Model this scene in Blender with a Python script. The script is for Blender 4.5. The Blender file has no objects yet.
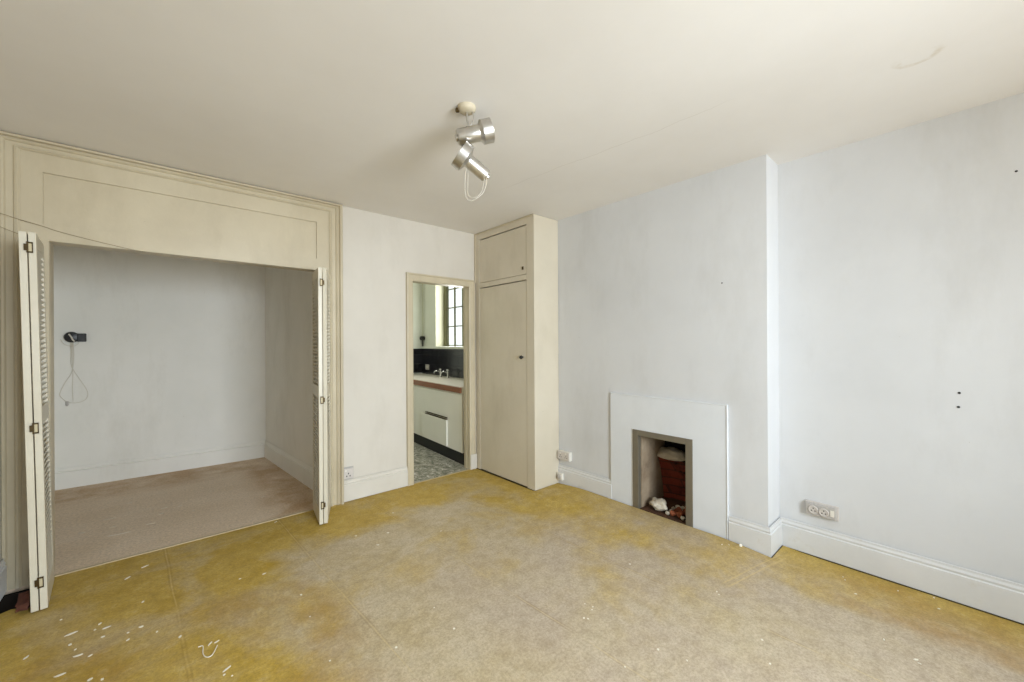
import bpy, bmesh, math, random
from mathutils import Vector, Matrix, Euler
from mathutils import noise as mnoise
random.seed(7)
S = bpy.context.scene
COL = S.collection
PI = math.pi

# ------------------------------------------------------------------ materials
def srgb(r, g, b):
    f = lambda c: (c / 255 / 12.92) if c / 255 <= 0.04045 else ((c / 255 + 0.055) / 1.055) ** 2.4
    return (f(r), f(g), f(b), 1)

class NT:
    def __init__(self, name):
        self.m = bpy.data.materials.new(name); self.m.use_nodes = True
        self.t = self.m.node_tree; self.t.nodes.clear()
        self.out = self.n('ShaderNodeOutputMaterial')
        self.geo = None
    def n(self, typ, **kw):
        x = self.t.nodes.new(typ)
        for k, v in kw.items():
            if k.startswith('in_'):
                x.inputs[k[3:].replace('_', ' ')].default_value = v
            else: setattr(x, k, v)
        return x
    def l(self, a, b): self.t.links.new(a, b)
    def pos(self):
        if not self.geo: self.geo = self.n('ShaderNodeNewGeometry')
        return self.geo.outputs['Position']
    def noise(self, scale, detail=4, rough=0.55, vec=None, dist=0.0):
        x = self.n('ShaderNodeTexNoise'); x.inputs['Scale'].default_value = scale
        x.inputs['Detail'].default_value = detail; x.inputs['Roughness'].default_value = rough
        x.inputs['Distortion'].default_value = dist
        self.l(vec if vec is not None else self.pos(), x.inputs['Vector'])
        return x.outputs['Fac']
    def mapping(self, scale=(1, 1, 1), rot=(0, 0, 0), loc=(0, 0, 0)):
        x = self.n('ShaderNodeMapping'); x.inputs['Scale'].default_value = scale
        x.inputs['Rotation'].default_value = rot; x.inputs['Location'].default_value = loc
        self.l(self.pos(), x.inputs['Vector']); return x.outputs['Vector']
    def ramp(self, fac, a, b, c0=(0, 0, 0, 1), c1=(1, 1, 1, 1)):
        x = self.n('ShaderNodeValToRGB'); e = x.color_ramp.elements
        e[0].position = a; e[0].color = c0; e[1].position = b; e[1].color = c1
        self.l(fac, x.inputs['Fac']); return x.outputs['Color']
    def mix(self, fac, a, b, blend='MIX'):
        x = self.n('ShaderNodeMix', data_type='RGBA', blend_type=blend)
        for sock, v in ((x.inputs[0], fac), (x.inputs[6], a), (x.inputs[7], b)):
            if hasattr(v, 'links'): self.l(v, sock)
            else: sock.default_value = v
        return x.outputs[2]
    def math(self, op, a, b=0.0, c=0.0, clamp=False):
        x = self.n('ShaderNodeMath', operation=op, use_clamp=clamp)
        for i, v in enumerate((a, b, c)):
            if hasattr(v, 'links'): self.l(v, x.inputs[i])
            else: x.inputs[i].default_value = v
        return x.outputs[0]
    def xyz(self):
        x = self.n('ShaderNodeSeparateXYZ'); self.l(self.pos(), x.inputs[0]); return x.outputs
    def band(self, v, lo, hi, soft):
        """1 inside lo..hi, falling to 0 over soft"""
        a = self.n('ShaderNodeMapRange', interpolation_type='SMOOTHSTEP'); self.l(v, a.inputs[0])
        a.inputs[1].default_value = lo - soft; a.inputs[2].default_value = lo
        b = self.n('ShaderNodeMapRange', interpolation_type='SMOOTHSTEP'); self.l(v, b.inputs[0])
        b.inputs[1].default_value = hi; b.inputs[2].default_value = hi + soft
        b.inputs[3].default_value = 1; b.inputs[4].default_value = 0
        return self.math('MULTIPLY', a.outputs[0], b.outputs[0])
    def done(self, color, rough=0.5, metal=0.0, bump=None, bstr=0.2, bdist=0.01, spec=0.5):
        p = self.n('ShaderNodeBsdfPrincipled')
        for nm, v in (('Base Color', color), ('Roughness', rough), ('Metallic', metal), ('Specular IOR Level', spec)):
            if hasattr(v, 'links'): self.l(v, p.inputs[nm])
            else: p.inputs[nm].default_value = v
        if bump is not None:
            b = self.n('ShaderNodeBump'); b.inputs['Strength'].default_value = bstr; b.inputs['Distance'].default_value = bdist
            self.l(bump, b.inputs['Height']); self.l(b.outputs[0], p.inputs['Normal'])
        self.l(p.outputs[0], self.out.inputs[0]); return self.m

def paint(name, c0, c1, rough=0.55, scale=2.2, bstr=0.12, fine=70, spec=0.4, dirt=None, smudge=0.0):
    t = NT(name)
    n1 = t.noise(scale, 5, 0.6)
    col = t.mix(t.ramp(n1, 0.32, 0.68), c0, c1)
    if smudge:
        v = t.mapping((1.0, 1.0, 0.35)); sm = t.noise(2.6, 7, 0.68, vec=v)
        col = t.mix(t.math('MULTIPLY', t.ramp(sm, 0.50, 0.74), smudge), col, (c0[0] * 0.66, c0[1] * 0.63, c0[2] * 0.57, 1))
        sp = t.noise(38, 2, 0.5)
        col = t.mix(t.math('MULTIPLY', t.math('GREATER_THAN', sp, 0.79), 0.35), col, (0.30, 0.26, 0.20, 1))
    if dirt:
        col = t.mix(t.math('MULTIPLY', t.ramp(t.noise(9, 6, 0.7), 0.60, 0.78), 0.5), col, dirt)
    return t.done(col, rough, bump=t.noise(fine, 3, 0.6), bstr=bstr, bdist=0.004, spec=spec)

def plain(name, c, rough=0.5, metal=0.0, var=0.12, scale=25, spec=0.5):
    t = NT(name)
    d = tuple(x * (1 - var) for x in c[:3]) + (1,)
    return t.done(t.mix(t.noise(scale, 4), d, c), rough, metal, spec=spec)

M = {}
M['wall'] = paint('white_emulsion', (0.605, 0.61, 0.615, 1), (0.66, 0.665, 0.67, 1), 0.7, 1.3, 0.10, 45, smudge=0.22)
M['wall_cream'] = paint('aged_white_emulsion', (0.60, 0.56, 0.49, 1), (0.66, 0.62, 0.55, 1), 0.7, 1.3, 0.10, 45, smudge=0.24)
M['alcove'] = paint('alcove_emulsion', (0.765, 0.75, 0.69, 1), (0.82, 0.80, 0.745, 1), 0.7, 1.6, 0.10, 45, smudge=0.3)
M['cream'] = paint('cream_gloss_paint', (0.51, 0.44, 0.31, 1), (0.57, 0.50, 0.36, 1), 0.38, 2.5, 0.10, 60, smudge=0.35)
M['door_cream'] = paint('cream_door_paint', (0.60, 0.55, 0.43, 1), (0.65, 0.605, 0.49, 1), 0.35, 3.0, 0.06, 60, smudge=0.15)
M['cupboard'] = paint('beige_gloss_paint', (0.585, 0.525, 0.41, 1), (0.645, 0.585, 0.47, 1), 0.40, 1.8, 0.12, 50, smudge=0.35)
M['cupboard_side'] = M['cupboard']
M['skirt'] = paint('white_gloss_paint', (0.62, 0.62, 0.615, 1), (0.69, 0.69, 0.685, 1), 0.35, 3, 0.15, 50, dirt=(0.52, 0.48, 0.40, 1))
M['skirt_cream'] = paint('creamy_skirting_paint', (0.61, 0.575, 0.51, 1), (0.67, 0.635, 0.57, 1), 0.35, 3, 0.15, 50, dirt=(0.42, 0.38, 0.30, 1))
M['surround'] = paint('white_surround_paint', (0.67, 0.69, 0.71, 1), (0.72, 0.74, 0.76, 1), 0.5, 2.5, 0.08, 50, smudge=0.15)

def ceiling_mat():
    t = NT('ceiling_paint')
    col = t.mix(t.ramp(t.noise(0.9, 5, 0.6), 0.3, 0.7), (0.76, 0.735, 0.70, 1), (0.82, 0.80, 0.77, 1))
    x, y, z = t.xyz()
    # old brown water mark near the window end
    dx = t.math('SUBTRACT', x, -0.50); dy = t.math('SUBTRACT', y, -3.45)
    r = t.math('SQRT', t.math('ADD', t.math('MULTIPLY', dx, dx), t.math('MULTIPLY', dy, dy)))
    r = t.math('ADD', r, t.math('MULTIPLY', t.math('SUBTRACT', t.noise(9, 4), 0.5), 0.10))
    ring = t.band(r, 0.052, 0.060, 0.018)
    side = t.math('MULTIPLY', t.math('MULTIPLY', t.band(x, -0.50, 5, 0.05), t.band(y, -9, -3.40, 0.06)), t.ramp(t.noise(18, 4), 0.35, 0.55))
    col = t.mix(t.math('MULTIPLY', t.math('MULTIPLY', ring, side), 0.40), col, (0.52, 0.44, 0.30, 1))
    # dust mark round the lamp fixing
    # crack running across
    ln = t.math('ABSOLUTE', t.math('ADD', t.math('SUBTRACT', t.math('ADD', x, t.math('MULTIPLY', y, 0.10)), -1.05),
                t.math('MULTIPLY', t.math('SUBTRACT', t.noise(3, 5), 0.5), 0.10)))
    crack = t.math('MULTIPLY', t.math('LESS_THAN', ln, 0.0025), t.band(y, -2.6, -1.4, 0.3))
    col = t.mix(t.math('MULTIPLY', crack, 0.25), col, (0.4, 0.35, 0.28, 1))
    return t.done(col, 0.8, bump=t.noise(6, 5, 0.55), bstr=0.10, bdist=0.01, spec=0.25)
M['ceiling'] = ceiling_mat()

def lino_mat():
    t = NT('ochre_worn_lino')
    x, y, z = t.xyz()
    ochre = t.mix(t.ramp(t.noise(5, 6, 0.65), 0.3, 0.7), srgb(186, 154, 56), srgb(203, 174, 92))
    worn = t.mix(t.ramp(t.noise(3.2, 6, 0.6), 0.3, 0.7), srgb(190, 171, 132), srgb(203, 189, 164))
    # where the coloured finish survives: the edges of the room, the left end, odd islands
    e_back = t.band(y, -0.42, 2, 0.40)
    e_right = t.band(x, -0.40, 2, 0.35)
    e_mid = t.band(x, -0.80, -0.05, 0.5)
    e_rec = t.math('MULTIPLY', t.band(x, -0.12, 3, 0.22), t.band(y, -9, -2.7, 0.2))
    e_left = t.band(x, -9, -2.55, 0.45)
    e = t.math('MAXIMUM', t.math('MULTIPLY', e_back, 0.85), t.math('MULTIPLY', e_left, 0.72))
    e = t.math('MAXIMUM', e, t.math('MULTIPLY', t.math('MULTIPLY', e_mid, t.band(y, -2.3, 2, 0.5)), 0.55))
    e = t.math('MAXIMUM', e, t.math('MULTIPLY', e_right, t.band(y, -2.6, 2, 0.3)))
    e = t.math('MAXIMUM', e, t.math('MULTIPLY', e_rec, 1.15))
    nz = t.noise(1.9, 7, 0.62, dist=0.4)
    f = t.math('ADD', e, t.math('MULTIPLY', t.math('SUBTRACT', nz, 0.5), 2.6))
    f = t.math('ADD', f, 0.06)
    mask = t.ramp(f, 0.22, 0.85)
    col = t.mix(mask, worn, ochre)
    # grey scuffed traffic area near the hearth and right
    gy = t.math('MULTIPLY', t.band(x, -1.5, -0.25, 0.5), t.band(y, -4.5, -1.7, 0.6))
    gy = t.math('MULTIPLY', gy, t.ramp(t.noise(1.5, 6, 0.65), 0.34, 0.58))
    col = t.mix(t.math('MULTIPLY', gy, 0.85), col, srgb(190, 174, 154))
    # brown stains at the near left
    br = t.math('MULTIPLY', t.math('MULTIPLY', t.band(x, -3.3, -2.35, 0.25), t.band(y, -2.2, -1.05, 0.3)), t.ramp(t.noise(2.3, 6, 0.65), 0.44, 0.64))
    col = t.mix(t.math('MULTIPLY', br, 0.45), col, srgb(164, 126, 66))
    br2 = t.math('MULTIPLY', t.math('MULTIPLY', t.band(x, -0.15, 2, 0.2), t.band(y, -9, -3.2, 0.3)), t.ramp(t.noise(3.1, 6, 0.65), 0.42, 0.64))
    col = t.mix(t.math('MULTIPLY', br2, 0.55), col, srgb(172, 130, 58))
    # fine fibre speckle
    md = t.noise(14, 8, 0.78)
    col = t.mix(t.ramp(md, 0.34, 0.56), t.mix(0.30, col, (0.16, 0.11, 0.04, 1)), col)
    col = t.mix(t.math('MULTIPLY', t.ramp(md, 0.54, 0.70), 0.28), col, (0.62, 0.55, 0.42, 1))
    sp = t.noise(75, 6, 0.85)
    col = t.mix(t.ramp(sp, 0.36, 0.58), t.mix(0.40, col, (0.10, 0.07, 0.03, 1)), col)
    sp2 = t.noise(90, 3, 0.7)
    col = t.mix(t.math('MULTIPLY', t.ramp(sp2, 0.62, 0.78), 0.16), col, (0.65, 0.58, 0.46, 1))
    # sheet joins every 0.7 m running away from the camera
    u = t.math('SUBTRACT', x, t.math('MULTIPLY', y, -0.056))
    u = t.math('ADD', u, t.math('MULTIPLY', t.math('SUBTRACT', t.noise(2, 2), 0.5), 0.02))
    fr = t.math('FRACT', t.math('DIVIDE', t.math('ADD', u, 5.947), 0.67))
    d = t.math('ABSOLUTE', t.math('SUBTRACT', fr, 0.5))
    seam = t.math('MULTIPLY', t.math('LESS_THAN', d, 0.0045), t.ramp(t.noise(4, 3), 0.36, 0.52))
    col = t.mix(t.math('MULTIPLY', seam, 0.30), col, srgb(208, 184, 128))
    seam2 = t.math('MULTIPLY', t.band(d, 0.009, 0.013, 0.006), t.ramp(t.noise(3, 3), 0.40, 0.55))
    col = t.mix(t.math('MULTIPLY', seam2, 0.22), col, srgb(120, 92, 38))
    # two cross joins at the corner of the chimney breast
    v = t.math('ADD', t.math('MULTIPLY', x, 0.22), y)
    cj = t.math('MULTIPLY', t.math('LESS_THAN', t.math('ABSOLUTE', t.math('SUBTRACT', t.math('ABSOLUTE', t.math('ADD', v, 2.795)), 0.018)), 0.005), t.band(x, -0.50, 0.0, 0.05))
    col = t.mix(t.math('MULTIPLY', cj, 0.38), col, srgb(205, 180, 125))
    return t.done(col, t.mix(mask, (0.75, 0.75, 0.75, 1), (0.62, 0.62, 0.62, 1)), bump=sp, bstr=0.15, bdist=0.003, spec=0.3)
M['lino'] = lino_mat()

def alcove_floor_mat():
    t = NT('mauve_worn_hardboard')
    col = t.mix(t.ramp(t.noise(2.0, 6, 0.65), 0.3, 0.7), srgb(216, 195, 168), srgb(230, 212, 190))
    v = t.mapping((1.2, 14, 1))
    col = t.mix(t.math('MULTIPLY', t.ramp(t.noise(1.0, 5, 0.6, vec=v), 0.45, 0.7), 0.35), col, srgb(226, 212, 194))
    x, y, z = t.xyz()
    ed = t.math('MULTIPLY', t.math('MAXIMUM', t.band(y, 1.75, 9, 0.35), t.band(x, -2.15, 9, 0.25)), t.ramp(t.noise(3, 6, 0.65), 0.35, 0.6))
    col = t.mix(t.math('MULTIPLY', ed, 0.7), col, srgb(176, 138, 92))
    sc = t.noise(1.0, 3, 0.5, vec=t.mapping((4, 42, 1), (0, 0, 0.25)))
    col = t.mix(t.math('MULTIPLY', t.math('GREATER_THAN', sc, 0.735), 0.35), col, srgb(205, 195, 180))
    sp = t.noise(60, 5, 0.75)
    col = t.mix(t.ramp(sp, 0.35, 0.6), t.mix(0.35, col, (0.1, 0.08, 0.06, 1)), col)
    return t.done(col, 0.7, bump=sp, bstr=0.12, bdist=0.003, spec=0.3)
M['alcove_floor'] = alcove_floor_mat()

def kitchen_floor_mat():
    t = NT('dirty_grey_vinyl')
    n = t.noise(17, 8, 0.8, dist=0.8)
    x = t.n('ShaderNodeValToRGB'); e = x.color_ramp.elements
    e[0].position = 0.32; e[0].color = srgb(40, 42, 36)
    e[1].position = 0.62; e[1].color = srgb(225, 226, 220)
    for p, c in ((0.42, srgb(104, 106, 92)), (0.49, srgb(150, 150, 134)), (0.55, srgb(176, 168, 156))):
        q = e.new(p); q.color = c
    t.l(n, x.inputs[0])
    return t.done(x.outputs[0], 0.6, bump=n, bstr=0.3)
M['kitchen_floor'] = kitchen_floor_mat()

def tile_mat():
    t = NT('black_glazed_tile')
    b = t.n('ShaderNodeTexBrick', offset=0.0)
    b.inputs['Color1'].default_value = (0.006, 0.006, 0.008, 1); b.inputs['Color2'].default_value = (0.012, 0.012, 0.014, 1)
    b.inputs['Mortar'].default_value = (0.035, 0.035, 0.035, 1); b.inputs['Scale'].default_value = 1.0
    b.inputs['Mortar Size'].default_value = 0.003; b.inputs['Brick Width'].default_value = 0.15; b.inputs['Row Height'].default_value = 0.15
    sx = t.n('ShaderNodeSeparateXYZ'); t.l(t.pos(), sx.inputs[0])
    cx = t.n('ShaderNodeCombineXYZ'); t.l(sx.outputs[1], cx.inputs[0]); t.l(sx.outputs[2], cx.inputs[1])
    t.l(cx.outputs[0], b.inputs['Vector'])
    return t.done(b.outputs[0], 0.22, bump=t.noise(8, 3), bstr=0.06)
M['tile'] = tile_mat()

def brick_mat():
    t = NT('sooty_red_firebrick')
    b = t.n('ShaderNodeTexBrick')
    b.inputs['Color1'].default_value = srgb(136, 62, 44); b.inputs['Color2'].default_value = srgb(104, 44, 34)
    b.inputs['Mortar'].default_value = srgb(84, 46, 36); b.inputs['Scale'].default_value = 1.0
    b.inputs['Mortar Size'].default_value = 0.006; b.inputs['Brick Width'].default_value = 0.215; b.inputs['Row Height'].default_value = 0.072
    sx = t.n('ShaderNodeSeparateXYZ'); t.l(t.pos(), sx.inputs[0])
    cx = t.n('ShaderNodeCombineXYZ'); t.l(t.math('ADD', sx.outputs[0], sx.outputs[1]), cx.inputs[0]); t.l(sx.outputs[2], cx.inputs[1])
    t.l(cx.outputs[0], b.inputs['Vector'])
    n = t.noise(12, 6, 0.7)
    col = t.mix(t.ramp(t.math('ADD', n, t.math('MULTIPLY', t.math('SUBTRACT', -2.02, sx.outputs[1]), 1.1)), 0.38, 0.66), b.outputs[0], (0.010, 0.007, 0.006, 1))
    return t.done(col, 0.9, bump=n, bstr=0.6, spec=0.2)
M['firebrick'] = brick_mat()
M['soot_plaster'] = paint('sooty_plaster', srgb(138, 118, 96), srgb(172, 154, 130), 0.9, 6, 0.5, 25, 0.2, dirt=srgb(92, 76, 62))
M['lump_plaster'] = paint('pale_rough_plaster', srgb(182, 170, 150), srgb(208, 198, 180), 0.9, 9, 0.7, 30, 0.2, dirt=srgb(120, 90, 70))
M['soot'] = plain('black_soot', (0.02, 0.017, 0.015, 1), 0.95, spec=0.1)
M['hearth_dust'] = plain('brown_hearth_dust', srgb(96, 70, 54), 0.95, var=0.6, scale=40, spec=0.1)
M['rubble_red'] = plain('broken_red_brick', srgb(158, 92, 62), 0.9, var=0.5, scale=30, spec=0.2)
M['frame_metal'] = plain('tarnished_grey_metal', srgb(132, 124, 108), 0.45, 0.35, 0.2, 14)
M['alu'] = None
def alu():
    t = NT('brushed_aluminium')
    n = t.noise(30, 4)
    return t.done(t.mix(n, (0.50, 0.48, 0.45, 1), (0.70, 0.68, 0.64, 1)), 0.33, 1.0)
M['alu'] = alu()
M['alu_in'] = plain('yellowed_lamp_inside', srgb(186, 172, 132), 0.45, 0.2, 0.2, 40)
M['black'] = plain('black_plastic', (0.012, 0.012, 0.012, 1), 0.4, var=0.2)
M['white_plastic'] = plain('white_plastic', srgb(226, 222, 212), 0.4, var=0.06, scale=60)
M['aged_plastic'] = plain('aged_grey_plastic', srgb(212, 205, 198), 0.45, var=0.22, scale=120)
M['grey_plastic'] = plain('dim_grey_plastic', srgb(188, 183, 178), 0.45, var=0.2, scale=90)
M['hole'] = plain('dark_pin_hole', (0.03, 0.028, 0.026, 1), 0.8)
M['flex'] = plain('off_white_flex', srgb(214, 208, 194), 0.45, var=0.1)
M['wire'] = plain('dirty_brown_wire', srgb(132, 116, 88), 0.6)
M['brass'] = plain('dark_brass_hinge', srgb(88, 72, 44), 0.45, 0.7, 0.3, 60)
M['brass_plate'] = plain('painted_hinge_leaf', srgb(206, 192, 156), 0.45, 0.1, 0.15, 60)
M['iron'] = plain('black_iron', (0.015, 0.014, 0.013, 1), 0.5, 0.3)
M['chrome'] = plain('chrome', (0.75, 0.75, 0.76, 1), 0.12, 1.0, 0.05)
M['kitchen_wall'] = paint('kitchen_green_white', (0.62, 0.64, 0.56, 1), (0.68, 0.70, 0.62, 1), 0.6, 2, 0.1, 40)
M['kitchen_cream'] = paint('kitchen_cream_reveal', (0.46, 0.46, 0.34, 1), (0.52, 0.52, 0.40, 1), 0.55, 2, 0.1, 40)
M['unit'] = paint('pale_green_white_laminate', (0.80, 0.775, 0.69, 1), (0.85, 0.825, 0.74, 1), 0.35, 2, 0.03, 40)
M['worktop'] = paint('pale_worktop', (0.66, 0.63, 0.54, 1), (0.74, 0.71, 0.62, 1), 0.3, 6, 0.04, 40)
def edge_wood():
    t = NT('red_brown_timber_edge')
    n = t.noise(1.0, 5, 0.6, vec=t.mapping((60, 3, 60)))
    return t.done(t.mix(n, srgb(92, 52, 28), srgb(160, 96, 58)), 0.4)
M['wood_edge'] = edge_wood()
M['kick'] = plain('black_plinth', (0.008, 0.008, 0.008, 1), 0.6)
M['steel_frame'] = plain('dark_green_steel', srgb(112, 110, 78), 0.5, 0.0, 0.3, 20)
M['subfloor'] = plain('dark_floorboard', srgb(104, 88, 64), 0.9, var=0.5, scale=9, spec=0.15)
M['earth'] = plain('dark_underfloor', (0.018, 0.014, 0.011, 1), 0.95, spec=0.1)
M['maroon'] = plain('dull_maroon_brick', srgb(96, 60, 48), 0.9, var=0.45, scale=40, spec=0.15)
M['flake'] = plain('white_paint_flake', srgb(232, 226, 208), 0.6, var=0.1)
M['threshold'] = plain('pale_threshold_strip', srgb(196, 178, 142), 0.5, var=0.3, scale=18)
def glass():
    t = NT('window_glass')
    a = t.n('ShaderNodeBsdfTransparent'); a.inputs[0].default_value = (0.97, 0.98, 0.96, 1)
    g = t.n('ShaderNodeBsdfGlossy'); g.inputs['Roughness'].default_value = 0.02
    m = t.n('ShaderNodeMixShader'); m.inputs[0].default_value = 0.06
    t.l(a.outputs[0], m.inputs[1]); t.l(g.outputs[0], m.inputs[2]); t.l(m.outputs[0], t.out.inputs[0])
    return t.m
M['glass'] = glass()

# ------------------------------------------------------------------ mesh helpers
class MB:
    """collects shapes; build() links them as ONE mesh object"""
    def __init__(s): s.b = bmesh.new()
    def box(s, x0, x1, y0, y1, z0, z1, mat=None):
        r = bmesh.ops.create_cube(s.b, size=1)
        T = Matrix.Translation(((x0 + x1) / 2, (y0 + y1) / 2, (z0 + z1) / 2)) @ Matrix.Diagonal((abs(x1 - x0), abs(y1 - y0), abs(z1 - z0), 1))
        bmesh.ops.transform(s.b, matrix=T if mat is None else mat @ T, verts=r['verts']); return s
    def poly(s, pts): s.b.faces.new([s.b.verts.new(p) for p in pts]); return s
    def prism(s, pts, vec):
        """closed polygon pts extruded along vec"""
        vec = Vector(vec); a = [s.b.verts.new(p) for p in pts]; c = [s.b.verts.new(Vector(p) + vec) for p in pts]
        n = len(pts); s.b.faces.new(a[::-1]); s.b.faces.new(c)
        for i in range(n): s.b.faces.new((a[i], a[(i + 1) % n], c[(i + 1) % n], c[i]))
        return s
    def lathe(s, prof, mat=Matrix(), seg=32, caps=True):
        """prof: (radius, height) pairs round local z"""
        rings = []
        for r, h in prof:
            rings.append([s.b.verts.new(mat @ Vector((r * math.cos(2 * PI * k / seg), r * math.sin(2 * PI * k / seg), h))) for k in range(seg)])
        for p, q in zip(rings, rings[1:]):
            for k in range(seg): s.b.faces.new((p[k], p[(k + 1) % seg], q[(k + 1) % seg], q[k]))
        if caps:
            s.b.faces.new(rings[0][::-1]); s.b.faces.new(rings[-1])
        return s
    def tube(s, pts, r, seg=8, smooth=4):
        pts = [Vector(p) for p in pts]
        if smooth > 1 and len(pts) > 2: pts = catmull(pts, smooth)
        rings = []; up = None
        for i, p in enumerate(pts):
            d = (pts[min(i + 1, len(pts) - 1)] - pts[max(i - 1, 0)]).normalized()
            if up is None: up = d.orthogonal().normalized()
            up = (up - d * up.dot(d)).normalized(); w = d.cross(up)
            rings.append([s.b.verts.new(p + r * (math.cos(2 * PI * k / seg) * up + math.sin(2 * PI * k / seg) * w)) for k in range(seg)])
        for p, q in zip(rings, rings[1:]):
            for k in range(seg): s.b.faces.new((p[k], p[(k + 1) % seg], q[(k + 1) % seg], q[k]))
        s.b.faces.new(rings[0][::-1]); s.b.faces.new(rings[-1]); return s
    def sweep(s, path, prof):
        """profile (offset to the right of travel, z) swept along a plan path with mitred corners"""
        P = [Vector(p[:2]) for p in path]; rows = []
        for i, p in enumerate(P):
            ds = []
            if i: ds.append((p - P[i - 1]).normalized())
            if i < len(P) - 1: ds.append((P[i + 1] - p).normalized())
            ns = [Vector((d.y, -d.x)) for d in ds]
            m = ns[0] if len(ns) == 1 else (ns[0] + ns[1]) / (1 + ns[0].dot(ns[1]))
            rows.append([s.b.verts.new((p.x + m.x * o, p.y + m.y * o, z)) for o, z in prof])
        n = len(prof)
        for a, c in zip(rows, rows[1:]):
            for k in range(n): s.b.faces.new((a[k], a[(k + 1) % n], c[(k + 1) % n], c[k]))
        s.b.faces.new(rows[0][::-1]); s.b.faces.new(rows[-1]); return s
    def portal(s, x0, x1, zt, prof, y=0.0, ztop=None, z0=0.0):
        """door-surround moulding: profile (outward, depth toward -y) round an inverted U"""
        wmax = max(o for o, d in prof); k = 1.0 if ztop is None else (ztop - zt) / wmax
        rows = [[], [], [], []]
        for o, d in prof:
            for r, (px, pz) in zip(rows, ((x0 - o, z0), (x0 - o, zt + o * k), (x1 + o, zt + o * k), (x1 + o, z0))):
                r.append(s.b.verts.new((px, y - d, pz)))
        n = len(prof)
        for a, c in zip(rows, rows[1:]):
            for i in range(n): s.b.faces.new((a[i], a[(i + 1) % n], c[(i + 1) % n], c[i]))
        s.b.faces.new(rows[0][::-1]); s.b.faces.new(rows[-1]); return s
    def build(s, name, mat, parent=None, bevel=0.0, smooth=False, seg=2):
        bmesh.ops.recalc_face_normals(s.b, faces=s.b.faces)
        me = bpy.data.meshes.new(name); s.b.to_mesh(me); s.b.free()
        me.materials.append(mat)
        if smooth:
            for p in me.polygons: p.use_smooth = True
        o = bpy.data.objects.new(name, me); COL.objects.link(o)
        if parent is not None: o.parent = parent
        if bevel:
            b = o.modifiers.new('bevel', 'BEVEL'); b.width = bevel; b.segments = seg; b.limit_method = 'ANGLE'; b.angle_limit = math.radians(40)
        if smooth and not bevel:
            try:
                me.set_sharp_from_angle(angle=math.radians(38))
            except Exception: pass
        return o

def catmull(P, k):
    out = []
    for i in range(len(P) - 1):
        p0, p1, p2, p3 = P[max(i - 1, 0)], P[i], P[i + 1], P[min(i + 2, len(P) - 1)]
        for j in range(k):
            t = j / k
            out.append(0.5 * ((2 * p1) + (p2 - p0) * t + (2 * p0 - 5 * p1 + 4 * p2 - p3) * t * t + (3 * p1 - p0 - 3 * p2 + p3) * t ** 3))
    out.append(P[-1]); return out

def axis_mat(origin, d):
    return Matrix.Translation(origin) @ Vector(d).normalized().to_track_quat('Z', 'Y').to_matrix().to_4x4()

def tag(o, label, cat, group=None, kind=None):
    o['label'] = label
    if cat: o['category'] = cat
    if group: o['group'] = group
    if kind: o['kind'] = kind
    return o
def thing(name, label, cat, loc=(0, 0, 0), rot=(0, 0, 0), group=None):
    o = bpy.data.objects.new(name, None); COL.objects.link(o); o.empty_display_size = 0.05
    o.location = loc; o.rotation_euler = rot
    return tag(o, label, cat, group)
def struct(o, label=None):
    o['kind'] = 'structure'
    if label: o['label'] = label
    return o
def lump(name, mat, loc, size, seed, parent=None, flat=1.0, sub=2, rough=0.45):
    """irregular broken chunk"""
    m = MB(); r = bmesh.ops.create_icosphere(m.b, subdivisions=sub, radius=1)
    rs = random.Random(seed); off = Vector((rs.uniform(0, 50), rs.uniform(0, 50), rs.uniform(0, 50)))
    sx, sy, sz = size
    for v in r['verts']:
        k = 1 + rough * mnoise.noise(v.co * 1.3 + off) + rough * 0.4 * mnoise.noise(v.co * 3.5 + off)
        v.co = Vector((v.co.x * sx * k, v.co.y * sy * k, v.co.z * sz * k))
    o = m.build(name, mat, parent); o.location = loc; o.rotation_euler = (0, 0, rs.uniform(0, 6))
    return o

# ------------------------------------------------------------------ dimensions (metres; back wall y = 0, chimney breast face x = 0)
H = 2.588; XL = -3.62; XR = 0.2356; YF = -5.4
BY0, BY1 = -0.9366, -2.738            # chimney breast from the cupboard to its free corner
AX0, AX1, AZ = -3.44, -1.957, 2.0     # alcove opening
KX0, KX1, KZ = -1.092, -0.424, 1.997  # kitchen doorway
WT = 0.10

# ------------------------------------------------------------------ room shell
m = MB()
m.box(XL - 0.2, AX0, 0, WT, 0, H); m.box(AX0, AX1, 0, WT, AZ, H); m.box(AX1, KX0 - 0.02, 0, WT, 0, H)
m.box(KX0 - 0.02, KX1 + 0.02, 0, WT, KZ + 0.02, H); m.box(KX1 + 0.02, 0.9, 0, WT, 0, H)
struct(m.build('wall_back', M['wall_cream']), 'off-white wall with the alcove opening and the kitchen doorway')

m = MB()  # chimney breast with the hearth hole
FY0, FY1, FZ = -1.795, -2.250, 0.635
m.prism([(0, y, z) for y, z in ((0, 0), (0, H), (BY1, H), (BY1, 0), (FY1, 0), (FY1, FZ), (FY0, FZ), (FY0, 0))], (0.45, 0, 0))
m.box(0.45, 0.62, BY1, 0, 0, H)
struct(m.build('wall_chimney_breast', M['wall']), 'white plastered chimney breast projecting into the room')
m = MB(); m.box(XR, XR + 0.4, YF - 0.2, BY1, 0, H)
struct(m.build('wall_right', M['wall']), 'white recess wall right of the chimney breast')
m = MB(); m.box(XL - 0.2, XL, YF - 0.2, 0, 0, H)
struct(m.build('wall_left', M['wall_cream']), 'left side wall meeting the alcove surround')

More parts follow.
